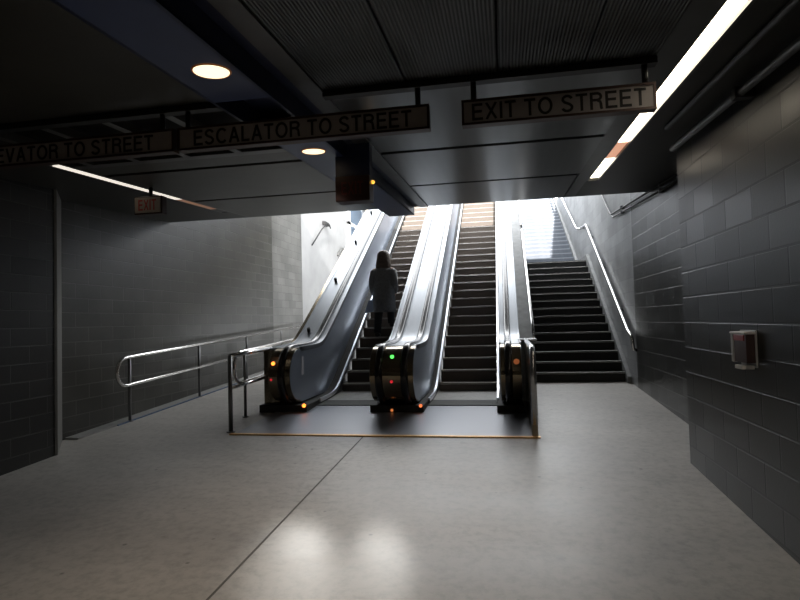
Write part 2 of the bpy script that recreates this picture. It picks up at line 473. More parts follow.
# saw-cut joints in the concrete
mb = MB()
mb.slab(-1.517, -1.503, BACK, 5.84, lambda y: fz(y) + .0015, .003)
mb.slab(-4.4, 1.4, .93, .944, lambda y: fz(y) + .0015, .003)
struct(mb, 'trim_1', mat('joint_filler', (.12, .115, .105), .8), 'dark saw cut joint in the concrete floor')

# near right wall: a deep pier whose far corner shows
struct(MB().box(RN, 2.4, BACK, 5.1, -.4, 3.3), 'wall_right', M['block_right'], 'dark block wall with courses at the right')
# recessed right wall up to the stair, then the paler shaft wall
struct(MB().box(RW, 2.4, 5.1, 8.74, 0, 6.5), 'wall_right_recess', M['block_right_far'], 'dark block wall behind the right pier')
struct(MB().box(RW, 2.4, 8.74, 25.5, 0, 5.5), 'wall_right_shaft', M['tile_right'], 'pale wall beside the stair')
# left walls
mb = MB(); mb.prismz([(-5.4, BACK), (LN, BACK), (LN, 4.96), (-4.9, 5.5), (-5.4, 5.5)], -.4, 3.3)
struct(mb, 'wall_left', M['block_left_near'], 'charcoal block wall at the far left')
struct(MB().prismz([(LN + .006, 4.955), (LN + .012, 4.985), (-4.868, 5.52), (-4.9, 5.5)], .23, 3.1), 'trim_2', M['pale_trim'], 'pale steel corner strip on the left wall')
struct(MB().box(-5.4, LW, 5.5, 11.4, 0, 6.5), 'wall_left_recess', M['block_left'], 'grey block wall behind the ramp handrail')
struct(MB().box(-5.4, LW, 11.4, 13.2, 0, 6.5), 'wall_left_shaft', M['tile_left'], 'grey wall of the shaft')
struct(MB().box(-5.4, LW, 13.2, 25.5, 0, 6.5), 'wall_left_upper', M['sunpatch_wall'], 'shaft wall with its sun patch in a paler colour')
struct(MB().box(-5.4, 2.4, BACK - .3, BACK, -.6, 3.4), 'wall_back', M['block_left_near'])
struct(MB().box(-5.4, 2.4, 25.5, 25.8, .8, 6.6), 'wall_front', M['tile_left'])

# ceiling: black void slab, then panels hung below it, with open joints every 1.5
mb = MB()
mb.slab(-5.4, 2.4, BACK, EDGE, lambda y: cz(y) + .32, .2)
struct(mb, 'ceiling', M['ceil_void'])
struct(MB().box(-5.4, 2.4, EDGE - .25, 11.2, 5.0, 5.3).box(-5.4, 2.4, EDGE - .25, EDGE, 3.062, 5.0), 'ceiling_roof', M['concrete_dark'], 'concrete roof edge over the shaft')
JO = [1.6, 3.1, 4.61, 6.13]
G = .038
cuts = [BACK, -1.4, .1] + JO + [EDGE]
TH = .06


def ctop(y): return cz(y) + TH


pans = MB(); ribs = MB(); left = MB(); frame = MB(); soff = MB()
for a, b in zip(cuts[:-1], cuts[1:]):
    a2 = a + G; b2 = b - G if b < EDGE else b
    if b <= 3.2:
        for x0, x1 in ((-.985, -.505), (-.495, .0), (.01, .45), (.46, .815)): ribs.slab(x0, x1, a2, b2, ctop, TH)
    elif b < EDGE:
        pans.slab(-.985, .815, a2, b2, ctop, TH)
    else:
        pans.slab(-.985, .80, a2, b2, ctop, TH)
    if a == 3.1:
        left.slab(-3.6, -1.56, 4.30, b2, ctop, TH)
    else:
        left.slab(-3.6, -1.56, a2, b2, ctop, TH)
frame.slab(-1.10, -.985, BACK, EDGE, ctop, TH + .012)
frame.slab(.815, .945, BACK, EDGE, ctop, TH)
frame.slab(-3.62, -3.6, BACK, EDGE, ctop, TH)
frame.slab(-1.56, -1.53, BACK, EDGE, ctop, TH)
soff.slab(1.085, RW, BACK, EDGE, ctop, TH)
soff.slab(-5.2, -3.74, BACK, EDGE, ctop, TH)
soff.slab(-3.74, -3.62, BACK, 4.08, ctop, TH)
soff.slab(-3.74, -3.62, 7.05, EDGE, ctop, TH)
soff.slab(.945, 1.085, 6.56, EDGE, ctop, TH)
struct(pans, 'ceiling_panels', M['ceil'], 'smooth dark metal ceiling panels with black joints')
struct(ribs, 'ceiling_sheets', M['ribbed'], 'ribbed metal ceiling sheets nearest the camera')
struct(left, 'ceiling_left', M['ceil_left'], 'grey ceiling panels left of the blue beam')
struct(frame, 'trim_3', M['ceil_frame'], 'grey frame strips of the ceiling')
struct(soff, 'ceiling_soffit', M['soffit'], 'dark soffit along the walls')
# open coffers behind the hanging signs at left
cof = MB()
for x in (-1.62, -2.07, -2.52, -2.98, -3.42):
    cof.slab(x - .03, x + .03, 3.16, 4.30, ctop, TH)
cof.slab(-3.6, -1.56, 3.13, 3.22, ctop, TH)
cof.slab(-3.6, -1.56, 3.66, 3.74, ctop, TH)
cof.slab(-3.6, -1.56, 4.2, 4.3, ctop, TH)
struct(cof, 'ceiling_coffers', M['ceil_frame'], 'grid of open coffers behind the signs')
# black hanging rails in the joint at y = 3.1
rails = MB()
rails.slab(-.99, .82, 3.075, 3.135, lambda y: cz(3.1) + .02, .055)
rails.slab(-3.58, -1.60, 3.075, 3.135, lambda y: cz(3.1) + .02, .055)
struct(rails, 'trim_4', M['black'], 'black rails carrying the hanging signs')

# kerb along the foot of the left wall
kb = struct(MB().slab(LW, LW + .17, 5.56, 13.9, lambda y: fz(y) + .018, .03), 'trim_5', M['kerb'], 'concrete kerb along the left wall')
kb2 = MB().slab(LW + .17, LW + .19, 6.2, 13.9, lambda y: fz(y) + .016, .03).build('kerb_edge', M['kerb_blue'], kb)
kb2['label'] = 'kerb edge with a blue reflection in its colour'

# window high in the left shaft wall
wy0, wy1, wz0, wz1 = 17.4, 19.4, 3.75, 5.5
w = struct(MB().box(LW, LW + .06, wy0, wy0 + .22, wz0, wz1).box(LW, LW + .06, wy1 - .12, wy1, wz0, wz1)
           .box(LW, LW + .06, wy0, wy1, wz1 - .1, wz1).box(LW, LW + .06, wy0, wy1, wz0, wz0 + .1).box(LW, LW + .06, wy0, wy1, 4.64, 4.74),
           'window_1', M['white'], 'white framed window high beside the escalator')
MB().box(LW, LW + .02, wy0 + .2, wy1 - .1, wz0 + .08, wz1 - .08).build('pane', M['glass'], w)

# street slab at the head of the escalators
struct(MB().box(LW, .3, 17.6, 25.5, 5.7, 5.96), 'floor_street', M['concrete_wall'])

# ================================================================ BLUE BEAM with two downlights
BX0, BX1, BD = -1.53, -1.18, .11
bl = thing('ceiling_beam', ((BX0 + BX1) / 2, 3, cz(3)), 'long blue box beam crossing the ceiling towards the escalators', 'beam')
bl['kind'] = 'structure'
def bbot(y): return cz(y) - BD
MB().slab(BX0, BX1, BACK, 2.80, lambda y: bbot(y) + .012, .012).slab(BX0, BX1, 3.32, EDGE + .02, lambda y: bbot(y) + .012, .012).build('bottom_panel', M['blue'], bl)
MB().slab(BX0, BX0 + .02, BACK, EDGE + .02, lambda y: cz(y) + .05, BD + .05).slab(BX1 - .02, BX1, BACK, EDGE + .02, lambda y: cz(y) + .05, BD + .05).slab(BX0 + .02, BX1 - .02, BACK, EDGE, lambda y: cz(y) + .05, .03).build('side_flange', M['navy'], bl)
MB().slab(BX1 + .001, -1.10, BACK, EDGE, lambda y: cz(y) + .03, .02).build('shadow_gap', M['navy'], bl)


def downlight(x, y, label):
    z = bbot(y)
    t = thing('downlight', (x, y, z), label, 'ceiling light', 'round downlights in the blue beam')
    ax = Vector((0, -S, 1)).normalized()
    ring = MB(); n = 36; vs = []; fs = []
    for k in range(n):
        q = 2 * math.pi * k / n
        for r, dz in ((.080, -.001), (.086, -.007), (.092, -.001)):
            yy = y + r * math.sin(q); vs.append((x + r * math.cos(q), yy, bbot(yy) + dz))
    for k in range(n):
        a, b = 3 * k, 3 * ((k + 1) % n)
        fs += [(a, a + 1, b + 1, b), (a + 1, a + 2, b + 2, b + 1)]
    ring.add(vs, fs, True); ring.build('rim', M['down_rim'], t)
    MB().disc((x, y, z - .0045), .082, ax, .004).build('lens', M['down'], t)


downlight(-1.31, 2.40, 'larger round downlight in the blue beam nearest the camera')
downlight(-1.345, 3.94, 'smaller round downlight in the blue beam beyond the escalator sign')
DLY = [2.40, 3.94, .95, -.57, -2.09]
for y in DLY:
    ld = bpy.data.lights.new('downlight_glow', 'SPOT'); ld.energy = DLE; ld.spot_size = 1.6; ld.spot_blend = .8; ld.shadow_soft_size = .08; ld.color = (1, .83, .66)
    lo = bpy.data.objects.new('downlight_glow', ld); COL.objects.link(lo); lo.location = (-1.34, y, bbot(y) - .02)

# ================================================================ STRIP LIGHTS
t = thing('strip_light', (1.015, 2, cz(2)), 'bright fluorescent strip light running along the ceiling by the right wall', 'ceiling light')
tr = MB()
tr.slab(.945, .963, BACK, 6.56, cz, -.09).slab(1.067, 1.085, BACK, 6.56, cz, -.09).slab(.945, 1.085, BACK, 6.56, lambda y: cz(y) + .11, .02)
tr.build('trough', M['ceil_frame'], t)
segs = [(BACK + .05, -.1), (-.05, 1.45), (1.5, 3.02), (3.06, 4.28), (4.3, 4.95), (4.97, 5.55), (5.57, 6.5)]
for i, (a, b) in enumerate(segs):
    MB().slab(.982, 1.064, a, b, lambda y: cz(y) + .035, .015).build('lens', M['tube_dim'] if i == 5 else M['tube_light'], t)
t = thing('strip_light', (-3.68, 5, cz(5)), 'thin pale strip light in the ceiling above the left handrail', 'ceiling light')
MB().slab(-3.74, -3.725, 4.08, 7.05, cz, -.06).slab(-3.635, -3.62, 4.08, 7.05, cz, -.06).slab(-3.74, -3.62, 4.08, 7.05, lambda y: cz(y) + .08, .02).build('trough', M['ceil_frame'], t)
for i, (a, b) in enumerate(((4.13, 5.95), (5.95, 6.75), (6.76, 7.02))):
    MB().slab(-3.724, -3.636, a, b, lambda y: cz(y) + .012, .012).build('lens', (M['tube_left'], M['tube_left_dim'], M['conduit_dark'])[i], t)

# ================================================================ HANGING SIGNS
SY, SZ0, SZ1 = 3.1, 2.558, 2.698


def sign(x0, x1, txt, tx0, tx1, label, hang, name='hanging_sign'):
    t = thing(name, ((x0 + x1) / 2, SY, SZ0), label, 'sign', 'hanging direction signs')
    f = .013
    MB().box(x0, x1, SY - .03, SY + .03, SZ1 - f, SZ1).box(x0, x1, SY - .03, SY + .03, SZ0, SZ0 + f) \
        .box(x0, x0 + f, SY - .03, SY + .03, SZ0 + f, SZ1 - f).box(x1 - f, x1, SY - .03, SY + .03, SZ0 + f, SZ1 - f).build('frame', M['sign_frame'], t)
    MB().box(x0 + f, x1 - f, SY - .024, SY + .024, SZ0 + f, SZ1 - f).build('face', M['sign_face'], t)
    text_part(txt, .092, tx1 - tx0, (tx0, SY - .024, SZ0 + .024), M['ink'], t, depth=.002)
    for x in hang:
        MB().tube([(x, SY, SZ1), (x, SY, cz(SY) - .03)], .016, 8).build('hanger', M['black'], t)
    return t


sign(-3.52, -1.93, 'ELEVATOR TO STREET', -3.325, -2.07, 'leftmost hanging sign reading ELEVATOR TO STREET', (-3.3, -2.02))
sign(-1.905, -.375, 'ESCALATOR TO STREET', -1.80, -.475, 'middle hanging sign reading ESCALATOR TO STREET', (-1.85, -.44))
sign(-.196, .806, 'EXIT TO STREET', -.14, .757, 'right hanging sign reading EXIT TO STREET', (-.13, .76))

# exit box under the beam, in front of the escalators
t = thing('exit_sign', (-1.11, 4.2, 2.43), 'dark red exit box hung beside the blue beam over the escalators', 'exit sign')
MB().box(-1.176, -.98, 4.17, 4.27, 2.62, cz(4.2) - .02).box(-1.25, -1.176, 4.17, 4.27, 2.62, bbot(4.2) - .001).build('mounting_box', M['navy'], t)
MB().box(-1.25, -.98, 4.15, 4.29, 2.425, 2.62, .008).build('housing', M['maroon'], t)
text_part('EXIT', .1, .17, (-1.2, 4.15, 2.475), mat('faint_red_letters', (.09, .011, .009), .5), t, depth=.003)
l = MB().disc((-.975, 4.26, 2.585), .014, (0, -1, -.2), .03, 14).build('indicator_lamp', M['led_yellow'], t)
l['label'] = 'small yellow lamp'
# exit box under the left strip light
t = thing('exit_sign', (-3.55, 5.2, 2.5), 'small cream exit box with red letters under the left strip light', 'exit sign')
MB().box(-3.71, -3.395, 5.18, 5.27, 2.66, 2.845, .008).build('housing', M['sign_frame'], t)
MB().box(-3.695, -3.41, 5.172, 5.18, 2.675, 2.83).build('face', M['cream'], t)
text_part('EXIT', .11, .2, (-3.655, 5.172, 2.698), M['red_ink'], t, depth=.003)
MB().tube([(-3.55, 5.225, 2.84), (-3.55, 5.225, cz(5.22))], .02, 8).build('hanger', M['black'], t)


# ================================================================ ESCALATORS
YE = 17.6
NR, NZ, NY = .345, .835, 7.09        # newel nose: radius, centre height, centre depth
TR, TT, Y0, Z0 = .17, .2833, 8.268, .371


def frange(a, b, n): return [a + (b - a) * i / n for i in range(n + 1)]


def nose_cols(r):
    cols = []
    for k in range(0, 13):
        a = math.pi / 2 * k / 12
        y = NY - r * math.cos(a); cols.append((y, NZ - r * math.sin(a), NZ + r * math.sin(a)))
    return cols


YS = frange(NY, 9.2, 36)[1:] + frange(9.2, YE, 24)[1:]


def body_cols(dz=0., low=-.02):
    cols = nose_cols(NR + dz)
    for y in YS:
        lo = max(NZ - NR, stepline(y) + .07) + low
        cols.append((y, lo, deckline(y) + dz))
    return cols


def rail_path(x, off=0.):
    r = NR + off; pts = [(x, 7.55, NZ - r + .02), (x, 7.3, NZ - r + .005)]
    for k in range(17):
        a = -math.pi / 2 + math.pi * k / 16
        pts.append((x, NY - r * math.cos(a), NZ + r * math.sin(a)))
    for y in YS:
        # offset perpendicular to the slope
        d = (deckline(y + .01) - deckline(y - .01)) / .02; n = 1 / math.sqrt(1 + d * d)
        pts.append((x, y - d * n * off, deckline(y) + n * off))
    return pts


def handrail(x, parent):
    """flat oval belt swept around the newel and up the slope"""
    s = MB(); pts = [Vector(p) for p in rail_path(x, .016)]; m = len(pts)
    sec = [(-.040, -.016), (-.044, .004), (-.034, .020), (-.015, .026), (.015, .026), (.034, .020), (.044, .004), (.040, -.016)]
    n = len(sec); vs = []
    for i, p in enumerate(pts):
        tn = ((pts[min(i + 1, m - 1)] - pts[max(i - 1, 0)])).normalized()
        nv = Vector((0, -tn.z, tn.y))
        for a, b in sec: vs.append(p + Vector((a, 0, 0)) + nv * b)
    fs = [(i * n + k, i * n + (k + 1) % n, (i + 1) * n + (k + 1) % n, (i + 1) * n + k) for i in range(m - 1) for k in range(n)]
    fs += [tuple(range(n))[::-1], tuple((m - 1) * n + k for k in range(n))]
    s.add(vs, fs, True)
    h = s.build('handrail', M['rubber'], parent); h['label'] = 'black rubber handrail'
    return h


def skirt_cols(y0):
    return [(y, (fz(y) if y < 9 else stepline(y) - .35), stepline(y) + .07) for y in frange(y0, 9.2, 18) + frange(9.2, YE, 20)[1:]]


def balustrade(name, x0, x1, sk0, sk1, rails, label, deck=None):
    t = thing(name, ((x0 + x1) / 2, NY, fz(NY)), label, 'balustrade', 'escalator balustrades')
    MB().column_strip(body_cols(-.012), x0, x1).build('panel', M['panel'], t)
    # bronze toned newel front, wrapped round the nose
    cols = [(y, a, b) for y, a, b in nose_cols(NR)] + [(7.16, NZ - NR, 1.18 + .004)]
    MB().column_strip(cols, x0 + .004, x1 - .004).build('newel_cap', M['newel'], t)
    # bright deck on top
    d0, d1 = deck or (x0, x1)
    dk = MB(); dc = [(y, deckline(y) - .03, deckline(y)) for y in [7.12] + YS]
    dk.column_strip(dc, d0 - .006, d1 + .006).build('deck', M['deck'], t)
    for x in rails: handrail(x, t)
    # raised bright lips along both deck edges
    lp = MB()
    for x in ((x0, x1) if not deck else (d0, d1)):
        lp.column_strip([(y, deckline(y) - .05, deckline(y) + .012) for y in [7.2] + YS], x - .012, x + .012)
    lp.build('deck_edge', M['deck'], t)
    MB().column_strip(skirt_cols(6.98), sk0, sk1).build('skirt', M['skirt'], t)
    st = MB()
    for x in (sk0, sk1):
        st.column_strip([(y, stepline(y) + .035, stepline(y) + .085) for y in frange(7.5, 9.2, 14) + frange(9.2, YE, 16)[1:]], x - .014, x + .014)
    st.build('skirt_edge', M['skirt_trim'], t)
    return t


b1 = balustrade('escalator_balustrade', -2.97, -2.68, -3.2, -2.55, (-2.80,), 'left escalator balustrade with a wide bright deck beside the ramp', deck=(-3.10, -2.68))
b2 = balustrade('escalator_balustrade', -1.655, -1.11, -1.71, -1.03, (-1.54, -1.222), 'middle balustrade between the two escalators with twin handrails and green light')
b3 = balustrade('escalator_balustrade', -.075, .175, -.13, .185, (.022,), 'right escalator balustrade with a single handrail beside the stair')
# side cladding of B1 towards the ramp
MB().column_strip([(y, fz(y) if y < 9.5 else stepline(y) - .7, deckline(y) - .03) for y in [7.12] + YS], -3.19, -2.98).build('side_cladding', M['newel'], b1)
for i, y in enumerate((8.36, 9.84, 11.32, 12.8)):
    z = deckline(y)
    o = MB().tube([(-2.99, y, z - .01), (-2.99, y - .03, z + .06)], .026, 10).build('deck_stud', M['black'], b1)


def led(parent, name, x, z, r, m, y=None, label=None):
    if y is None:
        dz = max(-NR, min(NR, z - NZ)); y = NY - math.sqrt(max(NR * NR - dz * dz, 0))
        nrm = Vector((0, -math.sqrt(max(NR * NR - dz * dz, 0)), dz)).normalized()
    else:
        nrm = Vector((0, -1, 0))
    o = MB().disc(Vector((x, y, z)) - nrm * .004, r, nrm, .012, 16).build(name, m, parent)
    if label: o['label'] = label


led(b1, 'indicator_light', -2.915, 1.0, .024, M['led_orange'], label='glowing orange light')
led(b1, 'stop_button', -2.93, .80, .014, M['led_red'], label='small red button')
led(b2, 'indicator_light', -1.38, 1.06, .024, M['led_green'], label='glowing green light')
led(b2, 'stop_button', -1.38, .765, .018, M['led_red'], label='small red button')
led(b3, 'indicator_light', .115, .985, .034, M['amber_panel'], label='dull amber lens')
led(b1, 'skirt_glow', -2.585, .44, .024, M['led_orange'], 6.98, 'orange light low on the skirt')
led(b2, 'skirt_glow', -1.065, .44, .02, mat('dim_orange', (.6, .2, .1), .4, emit=(1, .2, .06), estr=1.2), 6.98, 'dim orange light low on the skirt')
led(b2, 'skirt_glow', -1.43, .385, .018, mat('orange_reflection', (.5, .2, .1), .4, emit=(1, .3, .08), estr=.5), 6.98)  # no lamp: glowing disc that draws an orange reflection
o = MB().box(-2.684, -2.674, 7.17, 7.24, .82, 1.06).build('notice_sticker', mat('sticker', (.65, .65, .68), .5), b1); o['label'] = 'pale notice sticker'


def escalator(x0, x1, label, n):
    t = thing('escalator', ((x0 + x1) / 2, 7.2, fz(7.2)), label, 'escalator', 'escalators going up to the street')
    MB().slab(x0 - .02, x1 + .02, 7.38, 7.75, lambda y: smax(fz(y), .371, .0001) + .014, .02).build('comb_plate', M['comb'], t)
    s = MB(); a, z = Y0 - TT * 1.0, Z0
    s.prism([(0, 0), (TT + .02, 0), (TT + .02, -.03), (.02, -.06), (.0, -TR - .0)], x0, x1)
    for v in s.v: v.y += Y0; v.z += Z0
    s0 = s.build('step', M['step'], t)
    nz = MB().prism([(Y0 - .005, Z0 - .018), (Y0 + .016, Z0 + .003), (Y0 + .03, Z0 + .003), (Y0 + .03, Z0 - .018)], x0 + .01, x1 - .01).build('nosing', M['nosing'], s0)
    nz['label'] = 'pale step edge'
    for k in range(1, n):
        copy_part(s0, (0, TT * k, TR * k), t)
    return t


e1 = escalator(-2.53, -1.73, 'left escalator with a woman in a dark coat riding up', 32)
e2 = escalator(-1.01, -.15, 'empty right escalator between the middle and right balustrades', 32)

# landing plate in front of both, with a brass strip along its front edge
o = MB().slab(-2.98, .215, 5.88, 7.38, lambda y: fz(y) + .010, .012).build('landing_plate', M['plate'], origin=(-1.4, 6.6, fz(6.6)))
tag(o, 'wide blue grey metal landing plate before the escalators', 'landing plate')
o = MB().slab(-3.03, .31, 5.825, 5.878, lambda y: fz(y) + .012, .014).build('edge_strip', M['brass'], origin=(-1.4, 5.85, fz(5.85)))
tag(o, 'thin brass strip along the front of the landing plate', 'floor strip')

# thin steel guard fin at the right end of the landing
g = thing('landing_guard', (.262, 6.5, fz(6.5)), 'upright steel guard fin beside the right balustrade', 'guard')
prof = [(5.87, fz(5.87)), (7.6, fz(7.6)), (7.6, 1.17)]
for k in range(9):
    a = math.pi / 2 * k / 8; prof.append((6.1 - .23 * math.sin(a), .95 + .225 * math.cos(a)))
MB().prism(prof, .232, .290).build('fin', M['newel'], g)
pts = [(.262, 5.875, .42)] + [(.262, 6.1 - .235 * math.cos(math.pi / 2 * k / 8), .95 + .235 * math.sin(math.pi / 2 * k / 8)) for k in range(9)] + [(.262, 7.5, 1.19)]
MB().tube(pts, .032, 10).build('edge_tube', M['steel'], g)

# ================================================================ STAIR
SX0, SX1 = .38, RW - .003
SR, ST_, SY0 = .1513, .265, 9.28
st = thing('staircase', (1.2, SY0, fz(SY0)), 'wide stair with black risers and pale edges climbing beside the right wall', 'stairs')
zb = fz(SY0) - .004
s = MB().box(SX0, SX1 - .06, SY0, SY0 + ST_ + .02, zb, zb + SR)
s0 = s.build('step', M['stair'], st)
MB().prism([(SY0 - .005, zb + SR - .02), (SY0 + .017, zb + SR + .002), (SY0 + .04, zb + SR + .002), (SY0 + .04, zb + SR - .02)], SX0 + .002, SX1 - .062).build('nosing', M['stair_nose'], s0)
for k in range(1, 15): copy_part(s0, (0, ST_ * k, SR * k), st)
ZL = zb + SR * 15
YL = SY0 + ST_ * 14
MB().box(SX0, SX1, YL + .04, 15.1, ZL - .15, ZL - .001).build('landing', M['stair'], st)
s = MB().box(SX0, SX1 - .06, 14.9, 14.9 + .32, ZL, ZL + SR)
s1 = s.build('step', M['stair_up'], st); s1['label'] = 'step with bluish daylight in its grey colour'
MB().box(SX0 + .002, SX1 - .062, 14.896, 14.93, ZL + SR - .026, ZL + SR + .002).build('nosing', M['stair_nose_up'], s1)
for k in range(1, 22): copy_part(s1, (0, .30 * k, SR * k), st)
# stringer skirting against the right wall
MB().prism([(9.12, fz(9.1)), (9.45, fz(9.4)), (YL + .1, ZL - .1), (YL + .1, ZL + .12), (YL, ZL + .12), (9.12, .56)], SX1 - .062, SX1 - .001).build('stringer', M['concrete_wall'], st)
MB().box(SX1 - .062, SX1 - .001, YL + .1, 14.9, ZL - .1, ZL + .12).prism([(14.9, ZL - .1), (21.2, ZL + 3.1), (21.2, ZL + 3.38), (14.9, ZL + .2)], SX1 - .062, SX1 - .001).build('stringer', M['concrete_wall'], st)

# parapet between right escalator and stair
def par_top(y): return smin(max(1.19, .6 * y - 3.66 + .02), 6.3)
cols = [(y, (fz(y) if y < 9.3 else .6 * y - 5.3), par_top(y)) for y in frange(7.75, 9.2, 14) + frange(9.2, 22, 20)[1:]]
p = MB().column_strip(cols, .19, .372).build('parapet', M['concrete_wall'], origin=(.34, 8, fz(8)))
tag(p, 'sloping grey concrete parapet between the right escalator and the stair', 'parapet')
cap = MB().box(.165, .40, 7.62, 8.08, 1.19, 1.215, .004).build('cap', M['steel'], p); cap['label'] = 'flat steel cap'
# stair handrails
t = thing('stair_handrail', (.385, 8.2, 1.2), 'thin handrail on the parapet at the left of the stair', 'handrail', 'stair handrails')
RX = .385
MB().tube([(RX, 8.2, par_top(8.2) - .1), (RX, 8.22, par_top(8.22) + .02)] + [(RX, y, par_top(y) + .035) for y in (8.4, 9, 10, 11, 11.4)] + [(RX, 11.5, par_top(11.5) - .02)], .022, 8).build('rail', M['tube'], t)
MB().tube([(RX, 11.62, par_top(11.62) - .02)] + [(RX, y, par_top(y) + .035) for y in (11.7, 13, 15, 16.5)], .022, 8).build('rail', M['tube'], t)
for y in (8.9, 10.2, 12.6):
    MB().tube([(RX, y, par_top(y) + .03), (RX - .02, y, par_top(y) - .03)], .01, 6).build('bracket', M['post'], t)
t = thing('stair_handrail', (1.8, 9, .9), 'bright wall handrail along the right side of the stair', 'handrail', 'stair handrails')
MB().tube([(RW - .004, 8.72, .98), (1.82, 8.70, 1.0), (1.80, 8.68, 1.15), (1.80, 8.72, 1.2), (1.80, 8.94, 1.26), (1.80, 12.75, 3.46), (1.80, 12.85, 3.49), (1.80, 13.5, 3.53), (RW - .004, 13.55, 3.53)], .024, 10).build('rail', M['tube'], t)
MB().tube([(RW - .004, 14.1, 3.6), (1.80, 14.15, 3.6), (1.80, 14.4, 3.66), (1.80, 21, 6.65)], .024, 8).build('rail', M['tube'], t)
for y, z in ((9.6, 1.64), (11, 2.45), (12.3, 3.2)):
    MB().tube([(1.80, y, z), (RW - .002, y, z - .07)], .01, 6).build('bracket', M['post'], t)

# ================================================================ RAMP HANDRAILS
def loop_rail(t, x, y0, y1, h1, h2, posts, post_m):
    """top and lower bar joined by a rounded nose, on upright posts"""
    top = lambda y: fz(y) + h1
    lo = lambda y: fz(y) + h2
    r = (h1 - h2) / 2; c = h2 + r
    pts = [(x, y1, lo(y1))] + [(x, y0 + r * 1.0, lo(y0 + r))]
    for k in range(1, 12):
        a = -math.pi / 2 - math.pi * k / 12
        pts.append((x, y0 + r + r * math.cos(a), fz(y0 + r) + c + r * math.sin(a)))
    pts += [(x, y0 + r, top(y0 + r)), (x, y1, top(y1))]
    MB().tube(pts, .022, 10).build('rail', M['tube'], t)
    for y in posts:
        MB().tube([(x, y, fz(y)), (x, y, top(y) - .01)], .019, 8).disc((x, y, fz(y)), .04, (0, 0, 1), .012, 14).build('post', post_m, t)


t = thing('ramp_handrail', (-4.7, 6.6, fz(6.6)), 'long steel handrail with rounded end along the left wall of the ramp', 'handrail', 'ramp handrails')
loop_rail(t, -4.7, 6.2, 12.8, .81, .46, [6.44, 8.1, 9.75, 11.4], M['post'])
t = thing('ramp_handrail', (-3.27, 6.6, fz(6.6)), 'looped steel handrail close behind the left escalator newel', 'handrail', 'ramp handrails')
loop_rail(t, -3.27, 6.42, 9.2, .83, .45, [6.72, 8.4], M['post'])
t = thing('guard_rail', (-3.08, 5.96, fz(5.96)), 'short steel guard rail with one end post left of the landing plate', 'guard rail')
MB().tube([(-3.08, 5.96, fz(5.96)), (-3.08, 5.96, fz(5.96) + .86)], .025, 10).disc((-3.08, 5.96, fz(5.96)), .05, (0, 0, 1), .012, 14).build('post', M['post'], t)
MB().tube([(-3.08, 5.96, fz(5.96) + .855), (-3.08, 7.1, 1.185)], .025, 10).build('top_rail', M['tube'], t)
MB().tube([(-3.08, 5.96, fz(5.96) + .49), (-3.08, 7.1, .82)], .02, 8).build('mid_rail', M['tube'], t)

# ================================================================ CONDUITS
def conduit(paths, r, m, label, straps, wallx):
    t = thing('conduit', Vector(paths[0]) , label, 'conduit', 'electrical conduits along the right walls')
    MB().tube(paths, r, 10).build('pipe', m, t)
    for y, z in straps:
        x = paths[0][0]
        MB().box(x - r - .008, wallx, y - .03, y + .03, z - r - .008, z + r + .008, .004).build('strap', M['conduit_dark'], t)


conduit([(1.40, BACK + .1, cz(BACK + .1) - .075), (1.40, 4.93, cz(4.93) - .075)], .026, M['conduit'], 'lower conduit hugging the top of the near right wall', [(0.6, cz(.6) - .075), (3.6, cz(3.6) - .075)], RN)
conduit([(1.23, BACK + .1, cz(BACK + .1) - .024), (1.23, 4.45, cz(4.45) - .024)], .019, M['conduit_dark'], 'upper conduit just under the soffit by the near right wall', [], RN)
for k, (dz, lab) in enumerate(((0, 'lower conduit on the recessed right wall with an upward bend'), (.075, 'upper conduit on the recessed right wall with an upward bend'))):
    zz = lambda y: 2.87 + .07 * (y - 6.05) + dz
    conduit([(1.835, 5.15, zz(5.15)), (1.835, 9.9 + dz * 2.2, zz(9.9)), (1.835, 10.05 + dz * 2.2, zz(10.0) + .04), (1.835, 11.4, zz(10) + .85)], .014, M['conduit_dark'], lab, [(7.0, zz(7.0)), (9.2, zz(9.2))], RW)

# ================================================================ WALL DISPENSER
dx = RN
t = thing('wall_dispenser', (dx, 3.83, 1.15), 'small red and grey dispenser box mounted on the right block wall', 'dispenser')
MB().box(dx - .010, dx, 3.71, 3.94, 1.16, 1.385, .004).build('back_plate', M['grey_plastic'], t)
MB().prism([(3.72, 1.19), (3.92, 1.19), (3.92, 1.365), (3.72, 1.365)], dx - .06, dx - .010).build('housing', M['smoke_plastic'], t)
MB().box(dx - .066, dx - .012, 3.90, 3.94, 1.185, 1.37, .006).build('end_panel', M['grey_plastic'], t)
o = MB().box(dx - .065, dx - .02, 3.74, 3.90, 1.32, 1.36, .006).build('red_window', M['red_plastic'], t); o['label'] = 'dark red window'
MB().box(dx - .07, dx - .004, 3.71, 3.945, 1.362, 1.376, .005).build('lid', M['white_plastic'], t)
MB().prismz([(dx - .075, 3.76), (dx - .01, 3.74), (dx - .01, 3.87), (dx - .075, 3.86)], 1.15, 1.172).build('tray', M['white_plastic'], t)

# dark bent brackets on the sunlit left wall
t = thing('wall_bracket', (LW, 14.5, 3.9), 'dark bent bracket on the bright left shaft wall', 'bracket', 'brackets on the left shaft wall')
MB().tube([(LW + .03, 13.9, 3.52), (LW + .06, 14.6, 4.02), (LW + .09, 14.95, 4.24), (LW + .1, 15.2, 4.26), (LW + .08, 15.35, 4.18)], .018, 8).build('arm', M['black'], t)
MB().box(LW, LW + .1, 14.85, 15.2, 4.2, 4.3, .01).build('foot', M['black'], t)
t = thing('wall_bracket', (LW, 16.6, 3.7), 'smaller grey bracket lower on the left shaft wall', 'bracket', 'brackets on the left shaft wall')
MB().tube([(LW + .02, 16.2, 3.5), (LW + .06, 16.6, 3.74), (LW + .08, 16.9, 3.72)], .03, 8).build('arm', M['conduit'], t)


